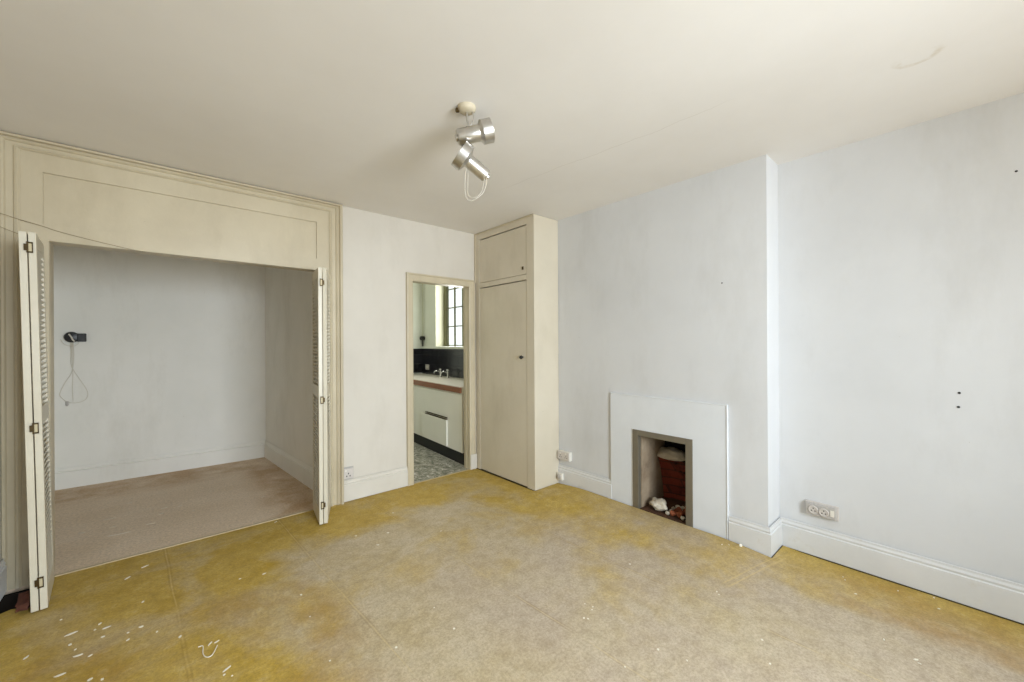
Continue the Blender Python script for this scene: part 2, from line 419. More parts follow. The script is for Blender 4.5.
# front wall with two windows, behind the camera
WIN = [(-0.45, 0.15), (-2.55, -1.15)]
WZ0, WZ1 = 0.72, 2.32
m = MB()
xs = [XL - 0.2, -2.55, -1.15, -0.45, 0.15, XR + 0.4]
for i in range(5):
    if i in (1, 3):
        m.box(xs[i], xs[i + 1], YF - 0.2, YF, 0, WZ0); m.box(xs[i], xs[i + 1], YF - 0.2, YF, WZ1, H)
    else: m.box(xs[i], xs[i + 1], YF - 0.2, YF, 0, H)
struct(m.build('wall_front', M['wall']), 'window wall of the room')
for k, (a, c) in enumerate(WIN):
    y = YF - 0.12; f = MB()
    for z0, z1 in ((WZ0, WZ0 + 0.06), ((WZ0 + WZ1) / 2 - 0.025, (WZ0 + WZ1) / 2 + 0.025), (WZ1 - 0.06, WZ1)): f.box(a, c, y - 0.02, y + 0.02, z0, z1)
    for x in (a + 0.025, (a + c) / 2, c - 0.025): f.box(x - 0.022, x + 0.022, y - 0.02, y + 0.02, WZ0 + 0.06, WZ1 - 0.06)
    f.box(a - 0.03, c + 0.03, YF - 0.06, YF + 0.04, WZ0 - 0.03, WZ0)
    w = struct(f.build('window_%d' % (k + 2), M['skirt']), 'white sash window in the front wall')
    g = MB(); g.box(a + 0.02, c - 0.02, y - 0.003, y + 0.003, WZ0 + 0.03, WZ1 - 0.03)
    g.build('pane', M['glass'], w)

m = MB(); m.box(XL - 0.2, XR + 0.4, YF - 0.2, WT, H, H + 0.12)
struct(m.build('ceiling', M['ceiling']), 'uneven off-white plaster ceiling with a brown water mark')

# floor: dark subfloor with a hole behind the left folding door, worn ochre covering on top
hole = [(XL, -0.30), (-3.585, -0.315), (-3.54, -0.285), (-3.50, -0.30), (-3.462, -0.25), (-3.458, -0.12), (-3.47, -0.035), (-3.50, 0.0), (XL, 0.0)]
m = MB()
m.prism([(XL - 0.2, YF - 0.2, -0.004), (0.9, YF - 0.2, -0.004), (0.9, 0, -0.004), (-3.50, 0, -0.004)] + [(x, y, -0.004) for x, y in hole[-3::-1]] + [(XL - 0.2, -0.30, -0.004)], (0, 0, -0.025))
struct(m.build('floor', M['subfloor']), 'dark floorboards showing along the edges of the worn covering')
m = MB(); m.box(XL - 0.2, -3.3, -0.5, WT, -0.30, -0.20); m.box(XL - 0.2, -3.3, -0.02, 0.0, -0.2, -0.03); m.box(XL - 0.2, -3.3, -0.5, -0.48, -0.2, -0.03)
struct(m.build('floor_hollow', M['earth']), 'dark hollow under the missing floorboard by the left folding door')

def floor_z(x, y):
    # the covering rides up over the old hearth slab in front of the fireplace
    sx = max(0.0, min(1.0, (x + 0.55) / 0.45)); sx = sx * sx * (3 - 2 * sx)
    sy = max(0.0, min(1.0, min(y + 2.95, -0.75 - y) / 0.55)); sy = sy * sy * (3 - 2 * sy)
    return 0.030 * sx * sy + 0.0025 * mnoise.noise(Vector((x * 1.7, y * 1.7, 0)))
m = MB()
def lin(a, c, n): return [a + (c - a) * i / n for i in range(n)]
gx = lin(-3.3, -0.343, 60) + lin(-0.343, -0.028, 12) + lin(-0.028, XR - 0.029, 5) + [XR - 0.029]
gy = lin(YF + 0.02, BY1 - 0.028, 26) + lin(BY1 - 0.028, BY0 - 0.008, 36) + lin(BY0 - 0.008, -0.004, 18) + [-0.004]
vs = {}
def gv(i, j):
    if (i, j) not in vs: vs[i, j] = m.b.verts.new((gx[i], gy[j], floor_z(gx[i], gy[j])))
    return vs[i, j]
for i in range(len(gx) - 1):
    for j in range(len(gy) - 1):
        cx, cy = (gx[i] + gx[i + 1]) / 2, (gy[j] + gy[j + 1]) / 2
        if cx > -0.028 and cy > BY1 - 0.028: continue
        if cx > -0.343 and cy > BY0 - 0.008: continue
        m.b.faces.new((gv(i, j), gv(i + 1, j), gv(i + 1, j + 1), gv(i, j + 1)))
m.poly([(XL + 0.02, YF + 0.02, 0), (-3.3, YF + 0.02, 0), (-3.3, -0.004, 0), (-3.49, -0.004, 0)] + [(x, y - 0.006, 0) for x, y in hole[-3:0:-1]] + [(XL + 0.02, -0.31, 0)])
o = struct(m.build('floor_covering', M['lino'], smooth=True), 'worn ochre floor covering with visible sheet joins')

m = MB()  # floor under the doorway, alcove and kitchen
al_L, al_R, al_B = -3.76, -1.998, 2.10
m.prism([(al_L - 0.1, 0.012, 0), (-1.6, 0.012, 0), (-1.6, 2.4, 0), (al_L - 0.1, 2.4, 0)], (0, 0, -0.05))
struct(m.build('floor_alcove', M['alcove_floor']), 'scuffed mauve-grey floor of the alcove')
m = MB(); m.box(-1.6, 1.4, 0.006, 3.3, -0.05, 0.0)
struct(m.build('floor_kitchen', M['kitchen_floor']), 'dirty mottled grey floor of the kitchen')
m = MB(); m.box(AX0 - 0.02, AX1 + 0.02, -0.006, 0.014, -0.002, 0.006)
struct(m.build('trim_1', M['threshold'], bevel=0.002), 'thin pale threshold strip across the alcove opening')
m = MB(); m.box(KX0, KX1, -0.004, 0.012, -0.002, 0.004)
struct(m.build('trim_2', M['threshold'], bevel=0.0015), 'thin worn threshold strip of the kitchen doorway')

# alcove shell
def wall_seg(name, a, c, th, z1, mat, label):
    a, c = Vector(a), Vector(c); d = (c - a).normalized(); n = Vector((-d.y, d.x)) * th
    q = MB(); q.prism([(p.x, p.y, 0) for p in (a, c, c + n, a + n)], (0, 0, z1))
    return struct(q.build(name, mat), label)
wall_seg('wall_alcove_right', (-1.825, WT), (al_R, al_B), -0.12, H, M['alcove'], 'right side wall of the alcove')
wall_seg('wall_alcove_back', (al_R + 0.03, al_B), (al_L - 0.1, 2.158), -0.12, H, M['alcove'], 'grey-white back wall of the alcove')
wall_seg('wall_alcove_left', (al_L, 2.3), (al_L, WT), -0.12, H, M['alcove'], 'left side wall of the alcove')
m = MB(); m.box(al_L - 0.2, -1.6, WT, 2.4, H, H + 0.1)
struct(m.build('ceiling_alcove', M['ceiling']))

SK = [(0, 0.004), (0.020, 0.004), (0.021, 0.146), (0.015, 0.152), (0.018, 0.164), (0.012, 0.176), (0.012, 0.188), (0.008, 0.190), (0.006, 0.150), (0, 0.150)]
def skirting(name, path, label, mat='skirt', prof=SK):
    q = MB(); q.sweep(path, prof); return struct(q.build(name, M[mat]), label)
skirting('baseboard_back', [(-1.762, 0), (-1.146, 0)], 'cream-white skirting board between alcove and kitchen doorway', 'skirt_cream')
skirting('baseboard_breast', [(0, BY0), (0, -1.556)], 'white skirting left of the fireplace')
skirting('baseboard_right', [(0, -2.506), (0, BY1), (XR, BY1), (XR, YF)], 'white moulded skirting right of the fireplace and along the recess')
skirting('baseboard_left', [(XL, YF), (XL, -0.04)], 'skirting on the left wall')
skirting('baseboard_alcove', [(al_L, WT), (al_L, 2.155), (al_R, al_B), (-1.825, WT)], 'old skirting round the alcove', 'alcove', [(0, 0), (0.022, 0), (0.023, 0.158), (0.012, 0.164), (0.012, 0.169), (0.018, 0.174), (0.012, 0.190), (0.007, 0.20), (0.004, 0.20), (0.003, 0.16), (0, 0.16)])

# alcove surround: moulded architrave, flat frame and the panel over the opening
IX0, IX1, IZ = -3.548, -1.872, 2.508
prof = [(0, 0), (0, 0.026), (0.010, 0.034), (0.020, 0.030), (0.026, 0.020), (0.052, 0.020), (0.058, 0.030), (0.068, 0.036), (0.074, 0.026), (0.080, 0.026), (0.086, 0.046), (0.098, 0.050), (0.106, 0.044), (0.107, 0)]
prof = [(o * 0.66, d) if False else (o, d) for o, d in prof]
m = MB(); m.portal(IX0, IX1, IZ, [(min(o, 0.107), d) for o, d in prof], ztop=H - 0.004)
struct(m.build('trim_3', M['cream']), 'cream moulded architrave round the alcove, reaching the ceiling')
m = MB(); y = -0.020
m.box(IX0, AX0, y, 0, 0, 2.096); m.box(IX0, -3.462, y, 0, 2.096, 2.400); m.box(AX1, IX1, y, 0, 0, 2.096); m.box(-1.968, IX1, y, 0, 2.096, 2.400)
m.box(IX0, IX1, y, 0, 2.400, IZ); m.box(AX0, AX1, y, 0, AZ, 2.096); m.box(-3.462, -1.968, -0.006, 0, 2.096, 2.400)
struct(m.build('trim_4', M['cream']), 'cream frame with one long recessed panel over the alcove opening')
m = MB(); m.box(AX0, AX1, 0.0, WT, AZ - 0.001, AZ + 0.02); m.box(AX1 - 0.001, AX1 + 0.02, 0, WT, 0, AZ); m.box(AX0 - 0.02, AX0 + 0.001, 0, WT, 0, AZ)
struct(m.build('trim_5', M['cream']), 'cream lining boards of the alcove opening')

# kitchen doorway
m = MB(); m.portal(KX0, KX1, KZ, [(0, 0), (0, 0.014), (0.010, 0.020), (0.050, 0.020), (0.058, 0.028), (0.068, 0.026), (0.070, 0)], ztop=2.076)
struct(m.build('trim_6', M['cream']), 'cream architrave of the kitchen doorway')
m = MB(); m.box(KX0 - 0.02, KX0, 0, WT, 0, KZ); m.box(KX1, KX1 + 0.02, 0, WT, 0, KZ); m.box(KX0 - 0.02, KX1 + 0.02, 0, WT, KZ, KZ + 0.02)
m.box(KX1 - 0.004, KX1, 0.045, 0.075, 0, KZ); m.box(KX0, KX0 + 0.012, 0.045, 0.075, 0, KZ)
struct(m.build('trim_7', M['cream']), 'cream door lining of the kitchen doorway')
m = MB(); m.box(KX1 + 0.004, -0.341, -0.030, -0.002, 0.004, 0.165)
struct(m.build('trim_8', M['skirt_cream'], bevel=0.004), 'white plinth block right of the kitchen doorway')

# ------------------------------------------------------------------ louvred folding doors
LW, LH, LT = 0.355, 1.955, 0.027
def leaf(parent, loc, ang, hinge_side):
    """leaf from its fold edge (local x 0) back to the frame (local x LW)"""
    R = Matrix.Translation(loc) @ Matrix.Rotation(ang, 4, 'Z')
    f = MB(); t = LT / 2; sw = 0.040
    f.box(0, sw, -t, t, 0, LH, R); f.box(LW - sw, LW, -t, t, 0, LH, R)
    for z0, z1 in ((0, 0.11), (0.965, 1.05), (LH - 0.075, LH)): f.box(sw, LW - sw, -t, t, z0, z1, R)
    lf = f.build('leaf', M['door_cream'], parent, bevel=0.002)
    s = MB()
    for z0, z1 in ((0.11, 0.965), (1.05, LH - 0.075)):
        n = int((z1 - z0) / 0.028)
        for i in range(n):
            zc = z0 + (i + 0.5) * (z1 - z0) / n
            s.box(sw - 0.002, LW - sw + 0.002, -0.0170, 0.0170, -0.0026, 0.0026, R @ Matrix.Translation((0, 0, zc)) @ Matrix.Rotation(math.radians(-hinge_side * 40), 4, 'X'))
    s.build('louvre', M['door_cream'], lf)
    return lf
def hinge(parent, x, y, z, s=1):
    h = MB(); h.box(x - 0.003, x + 0.003, y - 0.008, y, z - 0.028, z + 0.028)
    for dz in (-0.024, 0.024): h.box(x, x + 0.017 * s, y - 0.003, y, z + dz - 0.004, z + dz + 0.004)
    h.box(x + 0.014 * s, x + 0.018 * s, y - 0.003, y, z - 0.028, z + 0.028)
    h.box(x - 0.013 * s, x, y - 0.004, y, z - 0.017, z + 0.017)
    hh = h.build('hinge', M['brass'], parent)
    p = MB(); p.box(x + 0.003 * s, x + 0.014 * s, y - 0.0025, y, z - 0.020, z + 0.020)
    p.build('hinge_plate', M['brass_plate'], hh)

def ang(dx, dy): return math.atan2(dy, dx)
root = thing('louvred_folding_door', 'cream louvred folding door folded back at the left side of the alcove, leaning slightly', 'door', (-3.420, -0.425, 0.010), (0, math.radians(-1.0), 0))
leaf(root, (0.016, 0, 0), ang(-0.028, 0.354), 1); leaf(root, (-0.0155, 0, 0), ang(-0.034, 0.353), 1)
for z in (0.145, 0.945, 1.875): hinge(root, 0.001, -0.004, z)
root = thing('louvred_folding_door', 'cream louvred folding door standing half folded at the right side of the alcove', 'door', (-2.020, -0.358, 0.010))
leaf(root, (-0.0155, 0.002, 0), ang(0.045, 0.352), -1); leaf(root, (0.0155, 0, 0), ang(0.122, 0.333), 1)
for z in (0.145, 0.945, 1.84): hinge(root, -0.001, -0.004, z, -1)

# ------------------------------------------------------------------ corner cupboard
CX = -0.335
root = thing('fitted_cupboard', 'tall beige painted cupboard built floor to ceiling in the corner beside the kitchen doorway', 'cupboard', (CX, BY0 / 2, 0))
root_m = Matrix.Translation((-CX, -BY0 / 2, 0))
def cbox(q, *a): q.box(*a, root_m)
m = MB(); zt = H - 0.003; x1 = CX + 0.022
cbox(m, CX, -0.003, BY0, BY0 + 0.02, 0.004, zt)                                  # side panel
cbox(m, CX, x1, -0.083, -0.004, 0.004, zt)                                       # far stile
cbox(m, CX, x1, BY0 + 0.02, -0.832, 0.004, zt)                                   # near stile
cbox(m, CX, x1, -0.832, -0.083, 2.512, zt); cbox(m, CX, x1, -0.832, -0.083, 1.985, 2.036)
cbox(m, CX + 0.25, CX + 0.27, BY0 + 0.02, -0.004, 0.004, zt)
m.build('carcass', M['cupboard'], root, bevel=0.002)
m = MB(); cbox(m, CX + 0.003, CX + 0.021, -0.828, -0.087, 0.012, 1.976)
d = m.build('door', M['cupboard'], root, bevel=0.002)
kb = MB(); kb.lathe([(0.006, 0), (0.006, 0.014), (0.016, 0.018), (0.019, 0.026), (0.016, 0.034), (0.006, 0.038)], root_m @ axis_mat((CX + 0.003, -0.776, 1.245), (-1, 0, 0)), 20)
o = kb.build('knob', M['black'], d, smooth=True); o['label'] = 'small black door knob'
m = MB(); cbox(m, CX + 0.003, CX + 0.021, -0.828, -0.087, 2.040, 2.502)
u = m.build('upper_door', M['cupboard'], root, bevel=0.002)
kb = MB(); cbox(kb, CX - 0.004, CX + 0.004, -0.790, -0.772, 2.085, 2.115)
kb.build('catch', M['brass'], u)
m = MB(); cbox(m, CX - 0.012, CX, -0.022, -0.003, 2.04, zt); cbox(m, CX - 0.010, CX, BY0 - 0.0, -0.022, zt - 0.014, zt)
m.build('edge_moulding', M['cream'], root, bevel=0.003)

# ------------------------------------------------------------------ fireplace
root = thing('fireplace', 'plain white flat fireplace surround on the chimney breast, with an empty open hearth', 'fireplace', (0, -2.03, 0))
RM = Matrix.Translation((0, 2.03, 0))
sy0, sy1, sz = -1.550, -2.499, 0.945
m = MB(); fx = -0.016
oy0, oy1, oz = -1.768, -2.261, 0.667
m.box(fx, -0.001, oy0, sy0, 0.02, sz, RM); m.box(fx, -0.001, sy1, oy1, 0.02, sz, RM); m.box(fx, -0.001, oy1, oy0, oz, sz, RM)
m.build('surround', M['surround'], root)
m = MB(); m.box(fx - 0.004, -0.001, sy1 - 0.002, sy0, sz - 0.007, sz + 0.004, RM); m.box(fx - 0.004, -0.001, sy1 - 0.003, sy1 + 0.006, 0.02, sz - 0.007, RM)
m.build('edge_bead', M['surround'], root, bevel=0.003)
m = MB(); fw_ = 0.052; x0, x1 = fx - 0.008, 0.02
m.box(x0, x1, oy0 - fw_, oy0, 0.02, oz, RM); m.box(x0, x1, oy1, oy1 + fw_, 0.02, oz, RM); m.box(x0, x1, oy1 + fw_, oy0 - fw_, oz - 0.045, oz, RM)
o = m.build('opening_frame', M['frame_metal'], root, bevel=0.003); o['label'] = 'tarnished grey-brown metal frame'
# inside of the hearth
iy0, iy1 = oy0 - fw_, oy1 + fw_
fb = MB(); fb.box(0.0205, 0.44, iy0 - 0.004, FY0 - 0.001, 0, 0.628, RM)
fb.build('left_cheek', M['soot_plaster'], root)
fb = MB()   # brick back with a raked, tapering left cheek
bk = [(0.30, iy0 - 0.014), (0.43, iy0 - 0.10), (0.43, iy1 + 0.012), (0.03, iy1 + 0.012), (0.03, iy1 + 0.001), (0.445, iy1 + 0.001), (0.445, iy0 - 0.012)]
zb = [0.0, 0.36]
lo = [(0.36, iy0 - 0.014), (0.40, iy0 - 0.09)] + bk[2:]
hi = [(0.27, iy0 - 0.014), (0.29, iy0 - 0.07), (0.33, iy1 + 0.012)] + bk[3:]
n = len(bk); steps = 12; rows = []
for k in range(steps + 1):
    f = k / steps
    rows.append([fb.b.verts.new(RM @ Vector((a[0] + (c[0] - a[0]) * f ** 1.6, a[1] + (c[1] - a[1]) * f, 0.40 * f))) for a, c in zip(lo, hi)])
for a, c in zip(rows, rows[1:]):
    for k in range(n): fb.b.faces.new((a[k], a[(k + 1) % n], c[(k + 1) % n], c[k]))
fb.b.faces.new(rows[0][::-1]); fb.b.faces.new(rows[-1])
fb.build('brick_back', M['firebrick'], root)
lm = MB(); r = bmesh.ops.create_icosphere(lm.b, subdivisions=4, radius=1)
for v in r['verts']:
    k = 1 + 0.16 * mnoise.noise(v.co * 2.2 + Vector((3, 1, 7))) + 0.06 * mnoise.noise(v.co * 6)
    zz = v.co.z * 0.075 * k
    if v.co.z < 0: zz *= 0.35
    v.co = Vector((0.335 + v.co.x * 0.075 * k, 0.115 + v.co.y * 0.135 * k, 0.405 + zz))
lm.build('plaster_ledge', M['lump_plaster'], root, smooth=True)
fb = MB(); fb.box(0.40, 0.449, iy1, iy0, 0.40, 0.629, RM); fb.box(0.02, 0.449, iy1, iy0, 0.622, 0.629, RM); fb.box(0.02, 0.449, iy1, iy1 + 0.001, 0.0, 0.622, RM)
fb.build('flue_lining', M['soot'], root)
fb = MB(); fb.box(0.0, 0.449, iy1, iy0, 0, 0.026, RM)
fb.build('hearth_bed', M['hearth_dust'], root)

# fallen rubble in the hearth
rb = random.Random(3)
BED = 0.027
def rest(o):
    o.location.z += BED - min((o.matrix_basis @ v.co).z for v in o.data.vertices); return o
tag(rest(lump('plaster_rubble', M['lump_plaster'], (0.075, -1.945, 0), (0.060, 0.075, 0.040), 11, sub=3)), 'largest pale crumpled plaster lump fallen in the hearth', 'rubble')
spots = [(0.050 + 0.050 * i + rb.uniform(-.008, .008), -2.034 - 0.043 * j + rb.uniform(-.008, .008)) for i in range(4) for j in range(4)]
for i, (x, y) in enumerate(spots):
    s = rb.uniform(0.014, 0.019)
    if y > -2.06 or rb.random() < 0.25: tag(rest(lump('plaster_rubble', M['lump_plaster'], (x, y, 0), (s * 1.25, s, s * 0.95), 30 + i)), 'small pale plaster chunk among the rubble in the hearth', 'rubble', 'small plaster chunks in the hearth')
    else: tag(rest(lump('brick_rubble', M['rubble_red'], (x, y, 0), (s * 1.25, s * 1.1, s * 1.3), 60 + i)), 'small orange-red broken brick chunk among the rubble in the hearth', 'rubble', 'broken brick chunks in the hearth')

# ------------------------------------------------------------------ ceiling spotlight
LP = Vector((-1.756, -1.910, 0))
root = thing('ceiling_spotlight', 'silver ceiling light with two swivelling spot heads and a loose wire', 'lamp', (LP.x, LP.y, H))
RL = Matrix.Translation((-LP.x, -LP.y, -H))
rt = Vector((0.754, -0.657, 0)); fwv = Vector((0.657, 0.754, 0)); upv = Vector((0, 0, 1))
def L(r, u, f=0): return RL @ (Vector((LP.x, LP.y, 2.434)) + rt * r + upv * u + fwv * f)
q = MB(); q.lathe([(0.046, 0), (0.047, -0.008), (0.044, -0.018), (0.034, -0.026), (0.010, -0.029)], Matrix.Translation((0, 0, 0)), 28)
M['rose'] = plain('yellowed_ceiling_rose', srgb(206, 194, 168), 0.5, var=0.2, scale=50)
cr = q.build('ceiling_rose', M['rose'], root, smooth=True)
q = MB(); q.lathe([(0.011, 0), (0.012, 0.014), (0.006, 0.018)], axis_mat((-0.040 * 0.754, 0.040 * 0.657, -0.016), -rt), 14)
q.build('rose_screw', M['brass'], cr, smooth=True)
q = MB(); q.tube([(0, 0, -0.027), L(0.002, 0.090), L(0.006, 0.07), L(0.004, 0.052)], 0.0055, 10)
q.tube([L(0.030, 0.128), L(0.034, 0.10), L(0.026, 0.068), L(0.008, 0.050)], 0.0035, 8)
q.build('stem', M['alu'], root, smooth=True)
def head(o, d, rs, rl, ls, ll, slot):
    """barrel rs, wide mouth rl along d, starting at the closed back"""
    A = axis_mat(o, d); h = MB()
    h.lathe([(rs * 0.55, -0.008), (rs * 0.9, -0.006), (rs, 0.0), (rs, ls), (rs * 1.04, ls + 0.002), (rl, ls + 0.016), (rl, ls + ll), (rl * 0.955, ls + ll), (rl * 0.93, ls + 0.03), (rs * 0.7, ls + 0.02)], A, 40)
    hd = h.build('spot_head', M['alu'], root, smooth=True)
    b = MB(); b.lathe([(rl * 0.925, ls + 0.040), (rs * 0.9, ls + 0.022), (0.004, ls + 0.020)], A, 32)
    b.build('reflector', M['alu_in'], hd, smooth=True)
    c = MB(); c.lathe([(rs * 0.45, -0.016), (rs * 0.50, -0.006)], A, 20); c.build('back_cap', M['alu'], hd, smooth=True)
    for k in range(3):
        v = MB(); v.box(-0.0022, 0.0022, rs - 0.001, rs + 0.0012, -0.009, 0.009, A @ Matrix.Rotation(slot + 0.32 * (k - 1), 4, 'Z') @ Matrix.Translation((0, 0, 0.06)))
        v.build('vent_slot', M['black'], hd)
    return hd
o1 = L(-0.042, -0.002, 0.0)
head(o1, rt * 0.955 + upv * 0.30 + fwv * 0.16, 0.040, 0.060, 0.108, 0.066, 0.0)
o2 = L(0.092, -0.180, 0.04)
head(o2, -rt * 0.83 + upv * 0.58 - fwv * 0.34, 0.034, 0.070, 0.108, 0.062, 0.0)
q = MB(); q.tube([L(-0.020, -0.045, 0), L(-0.026, -0.065, 0.03), L(-0.020, -0.10, 0.035), L(0.0, -0.12, 0.02)], 0.008, 10)
q.build('swivel_bracket', M['alu'], root, smooth=True)
q = MB(); q.tube([L(-0.004, -0.15, 0.01), L(-0.010, -0.20, 0), L(-0.012, -0.26, 0.005), L(-0.006, -0.305, 0), L(0.018, -0.326, 0), L(0.050, -0.316, -.01), L(0.080, -0.285, 0), L(0.096, -0.245, 0), L(0.098, -0.205, 0.005)], 0.0013, 6)
q.tube([L(0.004, -0.17, 0.01), L(0.002, -0.24, 0.01), L(0.004, -0.29, 0.01), L(0.03, -0.312, 0), L(0.07, -0.285, 0), L(0.084, -0.23, 0.01), L(0.086, -0.20, 0.0)], 0.0011, 6)
q.build('loose_wire', M['flex'], root, smooth=True)

# ------------------------------------------------------------------ sockets and wall fittings
def outlet(parent, y, z, x, k):
    """round three-pin outlet on a wall facing -x"""
    a = MB(); a.lathe([(0.026, 0), (0.026, 0.006), (0.022, 0.008), (0.020, 0.003), (0.004, 0.003)], axis_mat((x, y, z), (-1, 0, 0)), 24)
    r = a.build('outlet', M['aged_plastic'], parent, smooth=True)
    for dy, dz in ((0, 0.010), (-0.009, -0.006), (0.009, -0.006)):
        b = MB(); b.lathe([(0.0036, 0), (0.0036, 0.0012)], axis_mat((x - 0.003, y + dy, z + dz), (-1, 0, 0)), 12)
        b.build('pin_hole', M['hole'], r)
root = thing('wall_socket', 'old double round-pin wall socket low on the white recess wall', 'socket', (XR, -2.972, 0.305))
m = MB(); m.box(-0.012, -0.001, -0.086, 0.086, -0.045, 0.045); m.build('back_plate', M['aged_plastic'], root, bevel=0.004)
m = MB(); m.box(-0.030, -0.012, -0.074, 0.082, -0.040, 0.036); m.build('cover', M['grey_plastic'], root, bevel=0.004)
outlet(root, 0.040, -0.002, -0.030, 0); outlet(root, -0.014, -0.004, -0.030, 1)
m = MB(); m.box(-0.034, -0.030, -0.066, -0.046, -0.020, 0.020); m.build('switch', M['white_plastic'], root, bevel=0.002)

root = thing('wall_socket', 'boxy surface-mounted double socket above the skirting between cupboard and fireplace', 'socket', (0, -1.022, 0.292))
m = MB(); m.box(-0.038, -0.001, -0.078, 0.072, -0.042, 0.042); m.build('box', M['white_plastic'], root, bevel=0.004)
m = MB(); m.box(-0.046, -0.038, -0.076, 0.070, -0.040, 0.040)
fp = m.build('face_plate', M['aged_plastic'], root, bevel=0.003)
for yy in (-0.040, 0.030):
    for dy, dz in ((0, 0.006), (-0.010, -0.012), (0.010, -0.012)):
        b = MB(); b.box(-0.0472, -0.0455, yy + dy - 0.003, yy + dy + 0.003, dz - 0.004, dz + 0.004); b.build('pin_hole', M['hole'], fp)
    m = MB(); m.box(-0.050, -0.046, yy - 0.006, yy + 0.006, 0.018, 0.032); m.build('switch', M['white_plastic'], fp, bevel=0.001)
root = thing('junction_box', 'tiny white box fixed to the skirting at the foot of the corner cupboard', 'cable box', (-0.020, -0.978, 0.085))
m = MB(); m.box(-0.030, -0.001, -0.034, 0.030, -0.034, 0.034); m.build('box', M['white_plastic'], root, bevel=0.005)
m = MB(); m.lathe([(0.022, 0), (0.022, 0.008), (0.016, 0.012)], axis_mat((-0.030, 0, 0), (-1, 0, 0)), 20); m.build('cap', M['grey_plastic'], root, smooth=True)

root = thing('wall_socket', 'square socket standing on the skirting between the alcove and the kitchen doorway', 'socket', (-1.722, 0, 0.246))
m = MB(); m.box(-0.050, 0.050, -0.010, -0.001, -0.050, 0.055); m.build('back_plate', M['grey_plastic'], root, bevel=0.003)
m = MB(); m.box(-0.044, 0.044, -0.024, -0.010, -0.044, 0.046)
fp = m.build('face_plate', M['aged_plastic'], root, bevel=0.004)
for dx, dz in ((0, 0.002), (-0.014, -0.020), (0.014, -0.020)):
    b = MB(); b.box(dx - 0.004, dx + 0.004, -0.0255, -0.0235, dz - 0.006, dz + 0.006); b.build('pin_hole', M['hole'], fp)
m = MB(); m.box(-0.030, -0.016, -0.028, -0.024, 0.020, 0.036); m.build('switch', M['white_plastic'], fp, bevel=0.001)

for (x, y, z, r, lab) in ((XR, -3.556, 1.105, 0.006, 'upper of two dark screws in the recess wall'), (XR, -3.553, 1.030, 0.006, 'lower of two dark screws in the recess wall'),
                          (XR, -3.746, 2.212, 0.005, 'small screw high on the recess wall near the ceiling'), (0, -2.464, 1.791, 0.005, 'small screw in the upper chimney breast')):
    q = MB(); q.lathe([(0.003, -0.01), (0.003, 0), (r, 0.001), (r * 0.8, 0.004), (0.002, 0.005)], axis_mat((x, y, z), (-1, 0, 0)), 14)
    tag(q.build('wall_screw', M['iron'], smooth=True), lab, 'screw')

# unidentified black fitting with hanging flex on the alcove back wall
yw = 2.150
root = thing('wall_fitting', 'black round and square fitting with looped white flex on the alcove wall', 'fitting', (-3.612, yw, 1.46))
m = MB(); m.lathe([(0.052, 0), (0.052, 0.028), (0.044, 0.040), (0.018, 0.046)], axis_mat((0, -0.002, 0.002), (0, -1, 0)) , 32); m.build('round_base', M['black'], root, smooth=True)
m = MB(); m.box(0.036, 0.098, -0.046, -0.002, -0.042, 0.038); m.build('box', M['black'], root, bevel=0.006)
m = MB()
def F(x, z, y=-0.012): return (x * 0.8 - 0.006, y, z)
m.tube([F(-0.010, 0.030, -0.060), F(0.010, 0.005, -0.064), F(0.020, -0.02, -0.060), F(0.035, -0.04, -0.050)], 0.006, 8)
m.tube([F(-0.085, -0.02), F(-0.060, -0.062), F(-0.01, -0.085), F(0.04, -0.080), F(0.065, -0.045), F(0.045, -0.015, -0.03)], 0.0028, 6)
m.tube([F(0.0, -0.045, -0.03), F(0.0, -0.15), F(0.0, -0.26), F(0.025, -0.33), F(0.075, -0.42), F(0.125, -0.51), F(0.138, -0.570), F(0.11, -0.620), F(0.04, -0.640), F(-0.03, -0.625), F(-0.085, -0.575), F(-0.09, -0.53), F(-0.05, -0.44), F(0.0, -0.35), F(0.018, -0.26), F(0.022, -0.15), F(0.02, -0.05, -0.03)], 0.0028, 6)
m.tube([F(0.012, -0.05, -0.03), F(0.010, -0.2), F(0.014, -0.34), F(0.010, -0.50), F(0.014, -0.625)], 0.0022, 6)
fl = m.build('flex', M['flex'], root, smooth=True)
m = MB(); m.lathe([(0.010, 0), (0.010, 0.035), (0.005, 0.045)], axis_mat((-0.034, -0.014, -0.620), (0, 0, -1)), 14); m.build('connector', M['grey_plastic'], fl, smooth=True)

# thin wires pinned across the alcove surround
yw = -0.040
q = MB(); q.tube([(XL + 0.004, -0.06, 2.118), (-3.59, -0.055, 2.112), (-3.549, yw, 2.101), (-3.46, -0.026, 2.080), (-3.396, -0.024, 2.060), (-3.25, -0.024, 2.030), (-3.095, -0.024, 2.003), (-3.02, -0.020, 1.996)], 0.0015, 6)
tag(q.build('cable', M['wire'], smooth=True), 'thin brown wire drooping along the beam above the alcove opening', 'cable')
q = MB(); q.tube([(XL + 0.004, -0.06, 2.044), (-3.58, -0.055, 2.028), (-3.532, yw, 2.010), (-3.490, -0.032, 1.992), (-3.475, -0.030, 1.96)], 0.0012, 6)
tag(q.build('cable', M['wire'], smooth=True), 'short thin wire crossing the surround above the left folding door', 'cable')

